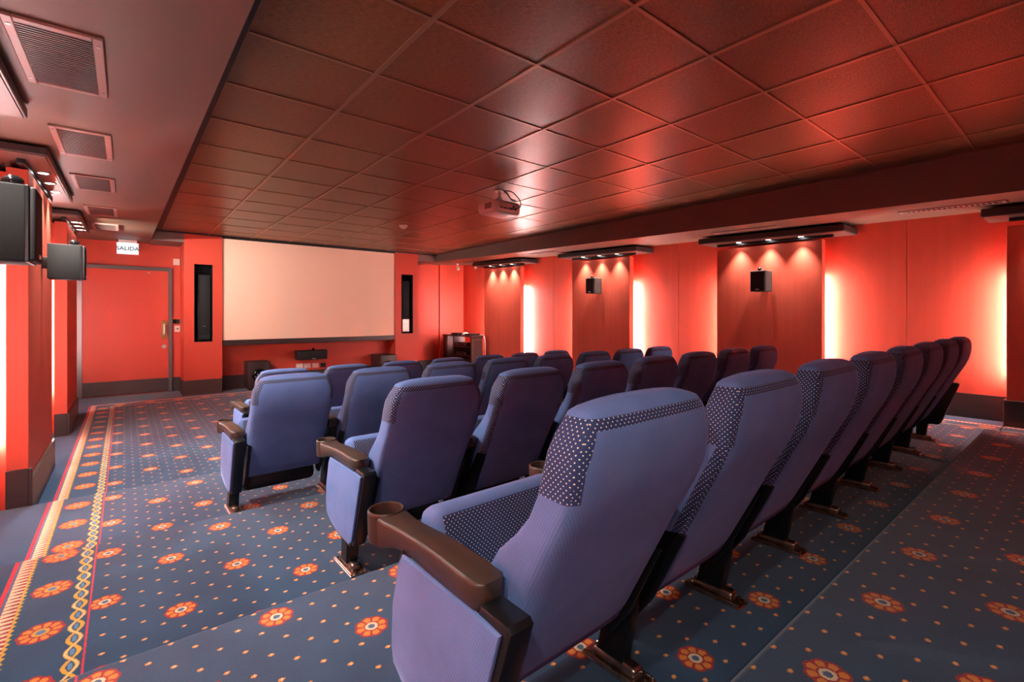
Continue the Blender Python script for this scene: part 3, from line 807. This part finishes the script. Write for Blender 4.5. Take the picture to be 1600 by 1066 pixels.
# ------------------------------------------------------------------ ceiling fittings
def vent(y0, y1, label):
    ym = (y0 + y1)/2; xm = -0.187; hw = 0.128; hl = (y1 - y0)/2
    r = empty('ceiling_vent', (xm, ym, zs(ym)), 0, label, 'air vent', 'square return vents along the left ceiling')
    r.rotation_euler = (math.atan(0.0236), 0, 0)
    b = 0.030
    bm = bmesh.new()
    box(bm, -hw, -hw + b, -hl, hl, -0.012, 0.0, 0.003, 1); box(bm, hw - b, hw, -hl, hl, -0.012, 0, 0.003, 1)
    box(bm, -hw + b, hw - b, -hl, -hl + b, -0.012, 0, 0.003, 1); box(bm, -hw + b, hw - b, hl - b, hl, -0.012, 0, 0.003, 1)
    obj('frame', bm, M_vent, r)
    obj('duct', BX(-hw + b, hw - b, -hl + b, hl - b, -0.001, 0.0), M_dark, r)
    n = 30
    bm = bmesh.new()
    for k in range(n):
        y = -hl + b + (k + 0.5)*(2*hl - 2*b)/n
        box(bm, -hw + b, hw - b, y - 0.0038, y + 0.0038, -0.009, -0.002)
    tag(obj('slats', bm, M_slat, r))
    bm = bmesh.new()
    for sx in (-1, 1):
        for sy in (-0.8, 0.8): cyl(bm, (sx*(hw - b/2), sy*hl, -0.013), 0.006, 0.003, n=10)
    obj('screw', bm, M_steel, r)
VY = [(2.21, 2.83), (3.47, 4.09), (4.71, 5.30), (6.18, 6.80), (7.55, 8.15)]
VL = ['nearest and largest looking return vent at the upper left of the picture', 'second return vent from the camera, over the left aisle', 'third return vent from the camera, over the left aisle',
      'fourth return vent from the camera, over the left aisle', 'farthest return vent, just before the exit sign']
for (a, b), l in zip(VY, VL): vent(a, b, l)

def linear_grille(x, y0, y1, label):
    ym = (y0 + y1)/2; hl = (y1 - y0)/2; z = zs(ym) + 0.05*(x - XS1)/(XR + 0.1 - XS1)
    r = empty('air_grille', (x, ym, z), 0, label, 'air grille')
    r.rotation_euler = (math.atan(0.0236), -math.atan(0.05/1.26), 0)
    bm = bmesh.new(); w_ = 0.085
    box(bm, -w_, -w_ + 0.03, -hl, hl, -0.009, 0.001, 0.002, 1); box(bm, w_ - 0.03, w_, -hl, hl, -0.009, 0.001, 0.002, 1)
    box(bm, -w_ + 0.03, w_ - 0.03, -hl, -hl + 0.03, -0.009, 0.001); box(bm, -w_ + 0.03, w_ - 0.03, hl - 0.03, hl, -0.009, 0.001)
    obj('frame', bm, M_vent, r)
    obj('duct', BX(-w_ + 0.03, w_ - 0.03, -hl + 0.03, hl - 0.03, -0.002, 0.0), M_dark, r)
    bm = bmesh.new(); n = int((2*hl - 0.06)/0.035)
    for k in range(n):
        y = -hl + 0.03 + (k + 0.5)*(2*hl - 0.06)/n
        box(bm, -w_ + 0.03, w_ - 0.03, y - 0.006, y + 0.006, -0.008, -0.001)
    obj('slats', bm, M_vent, r)
linear_grille(5.72, 0.49, 1.20, 'slotted air grille in the right soffit near the right picture edge')
linear_grille(5.66, 2.25, 3.00, 'slotted air grille above the canopy of the broad right pilaster')
linear_grille(5.66, 5.75, 6.60, 'slotted air grille in the right soffit nearest the screen')

# projector ------------------------------------------------------------
r = empty('projector', (3.02, 3.93, EYE + 1.03), math.radians(4), 'pale ceiling projector with black cables hung over the seats', 'projector')
bm = bmesh.new(); box(bm, -0.18, 0.18, -0.145, 0.145, 0.0, 0.130, 0.042, 5); pj = obj('body', bm, M_cream, r, smooth=50)
obj('vent_grille', BX(-0.182, -0.176, -0.085, 0.02, 0.04, 0.10, 0.002, 1), mat('grey_vent', lin(150, 120, 112), 0.5), r)
obj('connector_panel', BX(-0.13, 0.12, -0.150, -0.143, 0.035, 0.100, 0.004, 1), mat('rear_panel', lin(206, 172, 162), 0.5), r)
bm = bmesh.new()
for x, z, q in ((-0.10, 0.052, .007), (-0.06, 0.046, .007), (-0.04, 0.046, .006), (0.0, 0.05, .007), (0.03, 0.052, .01), (0.06, 0.075, .012), (0.09, 0.05, .007)): cyl(bm, (x, -0.152, z), q, 0.006, 'Y', 10)
obj('port', bm, M_black, r)
bm = bmesh.new(); cyl(bm, (0.06, 0.150, 0.06), 0.04, 0.02, 'Y', 28); ln = obj('lens', bm, M_gloss, r, smooth=40)
bm = bmesh.new(); cyl(bm, (0, 0, 0.155), 0.03, 0.06, n=18); cyl(bm, (0, 0, 0.215), 0.016, 0.09, n=14); cyl(bm, (0, 0, 0.2545), 0.055, 0.008, n=24); box(bm, -0.09, 0.09, -0.06, 0.06, 0.126, 0.134)
obj('ceiling_mount', bm, M_white, r, smooth=40)
for pts in ([(0.02, -0.06, 0.250), (0.03, -0.17, 0.215), (0.10, -0.20, 0.14), (0.12, -0.19, 0.08), (0.06, -0.165, 0.05), (0.03, -0.153, 0.052)],
            [(0.0, -0.05, 0.252), (-0.03, -0.15, 0.20), (-0.02, -0.20, 0.13), (0.03, -0.20, 0.115), (0.06, -0.18, 0.135), (0.02, -0.155, 0.150), (0.0, -0.12, 0.20), (0.01, -0.05, 0.252)]):
    bm = bmesh.new(); tube(bm, smooth_pts(pts), 0.0045, 8); obj('cable', bm, M_black, r, smooth=True)

r = empty('smoke_detector', (3.12, 6.33, ZC), 0, 'round pale smoke detector on the tiled ceiling before the screen', 'smoke detector')
bm = bmesh.new(); lathe(bm, [(0.060, 0.0), (0.062, -0.012), (0.056, -0.022), (0.036, -0.028), (0.032, -0.046), (0.022, -0.052), (0.004, -0.053)], (0, 0, 0), 28); obj('housing', bm, M_cream, r, smooth=50)
bm = bmesh.new(); cyl(bm, (0.045, 0, -0.026), 0.004, 0.004, n=8); obj('indicator', bm, M_black, r)

def camlet(x, y, z, label, s):
    r = empty('wall_spotlight', (x, y, z), 0, label, 'small spotlight')
    bm = bmesh.new(); cyl(bm, (0, 0, -0.008), 0.035, 0.016, n=20); cyl(bm, (0, 0, -0.035), 0.008, 0.05, n=10); obj('mount', bm, M_white, r, smooth=40)
    bm = bmesh.new(); lathe(bm, [(0.018, 0.045), (0.026, 0.03), (0.032, -0.03), (0.034, -0.05), (0.028, -0.05), (0.024, -0.04)], (0, 0, 0), 20)
    bmesh.ops.transform(bm, matrix=Matrix.Translation((0, -0.02, -0.09)) @ Matrix.Rotation(math.radians(s), 4, 'Y') @ Matrix.Rotation(math.radians(-40), 4, 'X'), verts=bm.verts)
    obj('head', bm, M_white, r, smooth=50)
camlet(5.96, 9.35, zs(9.35) + 0.03, 'small white swivel spotlight under the soffit in the far right corner', 0)
camlet(6.02, 8.72, zs(8.72) + 0.03, 'small white swivel spotlight beside the farthest right canopy', 30)

# ------------------------------------------------------------------ equipment cabinet in the far right corner
CX0, CX1, CY0, CY1, CH = 5.68, 5.98, 8.36, 9.50, 0.825
r = empty('media_cabinet', ((CX0 + CX1)/2, (CY0 + CY1)/2, 0), 0, 'dark wooden open media cabinet in the far right corner', 'cabinet')
hx, hy = (CX1 - CX0)/2, (CY1 - CY0)/2
obj('top', BX(-hx - 0.02, hx + 0.01, -hy - 0.02, hy + 0.02, CH - 0.028, CH, 0.005, 2), M_cabinet, r)
bm = BX(-hx, hx, -hy, -hy + 0.04, 0.0, CH - 0.028, 0.003, 1); sp = obj('side_panel', bm, M_cabinet, r)
bm = bmesh.new()
for a, b, c_, d in ((-hx + .02, hx - .02, .12, .14), (-hx + .02, hx - .02, CH - .10, CH - .08), (-hx + .02, -hx + .04, .14, CH - .10), (hx - .04, hx - .02, .14, CH - .10)):
    box(bm, a, b, -hy - 0.010, -hy + 0.001, c_, d, 0.003, 1)
obj('moulding', bm, mat('worn_mahogany_edge', lin(120, 56, 40), 0.3, coat=0.3), sp)
obj('side_panel', BX(-hx, hx, hy - 0.04, hy, 0.0, CH - 0.028, 0.003, 1), M_cabinet, r)
obj('side_panel', BX(-hx, hx, hy - 0.44, hy - 0.41, 0.08, CH - 0.028, 0.003, 1), M_cabinet, r)
for z in (0.06, 0.40, 0.585): obj('shelf', BX(-hx, hx, -hy + 0.04, hy - 0.04 if z < .1 else hy - 0.44, z - 0.02, z, 0.002, 1), M_cabinet, r)
obj('back_panel', BX(hx - 0.012, hx - 0.002, -hy + 0.04, hy - 0.04, 0.06, 0.575), M_cabinet, r)
def device(x, y, z, dx, dy, dz, label, m=M_blackmetal, name='disc_player', cat='disc player'):
    q = empty(name, (x, y, z), 0, label, cat)
    obj('body', BX(-dx/2, dx/2, -dy/2, dy/2, 0.006, dz, 0.003, 2), m, q)
    obj('front_panel', BX(-dx/2 - 0.006, -dx/2, -dy/2, dy/2, 0.006, dz, 0.002, 1), M_gloss, q)
    obj('display', BX(-dx/2 - 0.008, -dx/2 - 0.005, -dy*0.2, dy*0.15, dz*0.4, dz*0.75), M_grille, q)
    for sy in (-1, 1):
        bm = bmesh.new(); cyl(bm, (-dx/2 - 0.010, sy*dy*0.38, dz*0.5), dz*0.2, 0.012, 'X', 16); obj('knob', bm, M_steel, q)
        for sx in (-1, 1):
            bm = bmesh.new(); cyl(bm, (sx*dx*0.38, sy*dy*0.4, 0.004), 0.01, 0.008, n=12); obj('foot', bm, M_black, q)
cxm = (CX0 + CX1)/2
device(cxm, 8.78, 0.585, 0.24, 0.42, 0.085, 'black amplifier on the upper shelf of the media cabinet', name='amplifier', cat='amplifier')
device(cxm, 8.78, 0.40, 0.24, 0.42, 0.07, 'black player on the lower shelf of the media cabinet')
device(cxm, 9.05, CH, 0.22, 0.36, 0.045, 'flat black player lying on the left half of the cabinet top')
device(cxm, 8.55, CH, 0.22, 0.26, 0.038, 'small flat black box at the right end of the cabinet top', name='set_top_box', cat='set top box')
q = empty('white_dome', (cxm - 0.02, 8.78, CH), 0, 'small white domed device on the media cabinet between two black boxes', 'dome device')
bm = bmesh.new(); lathe(bm, [(0.070, 0.0), (0.078, 0.006), (0.074, 0.026), (0.058, 0.046), (0.030, 0.060), (0.004, 0.064)], (0, 0, 0), 28); obj('shell', bm, M_white, q, smooth='all')
bm = bmesh.new(); tube(bm, smooth_pts([(CX1 - 0.02, 8.50, CH + 0.006), (CX1 + 0.030, 8.42, CH + 0.004), (CX1 + 0.045, 8.36, CH - 0.06), (CX1 + 0.040, 8.33, 0.55), (CX1 + 0.05, 8.34, 0.30), (CX1 + 0.045, 8.36, 0.012), (CX1 + 0.12, 8.40, 0.008)]), 0.006, 8)
tag(obj('power_cable', bm, M_white, smooth=True), 'white cable hanging down the right side of the media cabinet', 'cable')
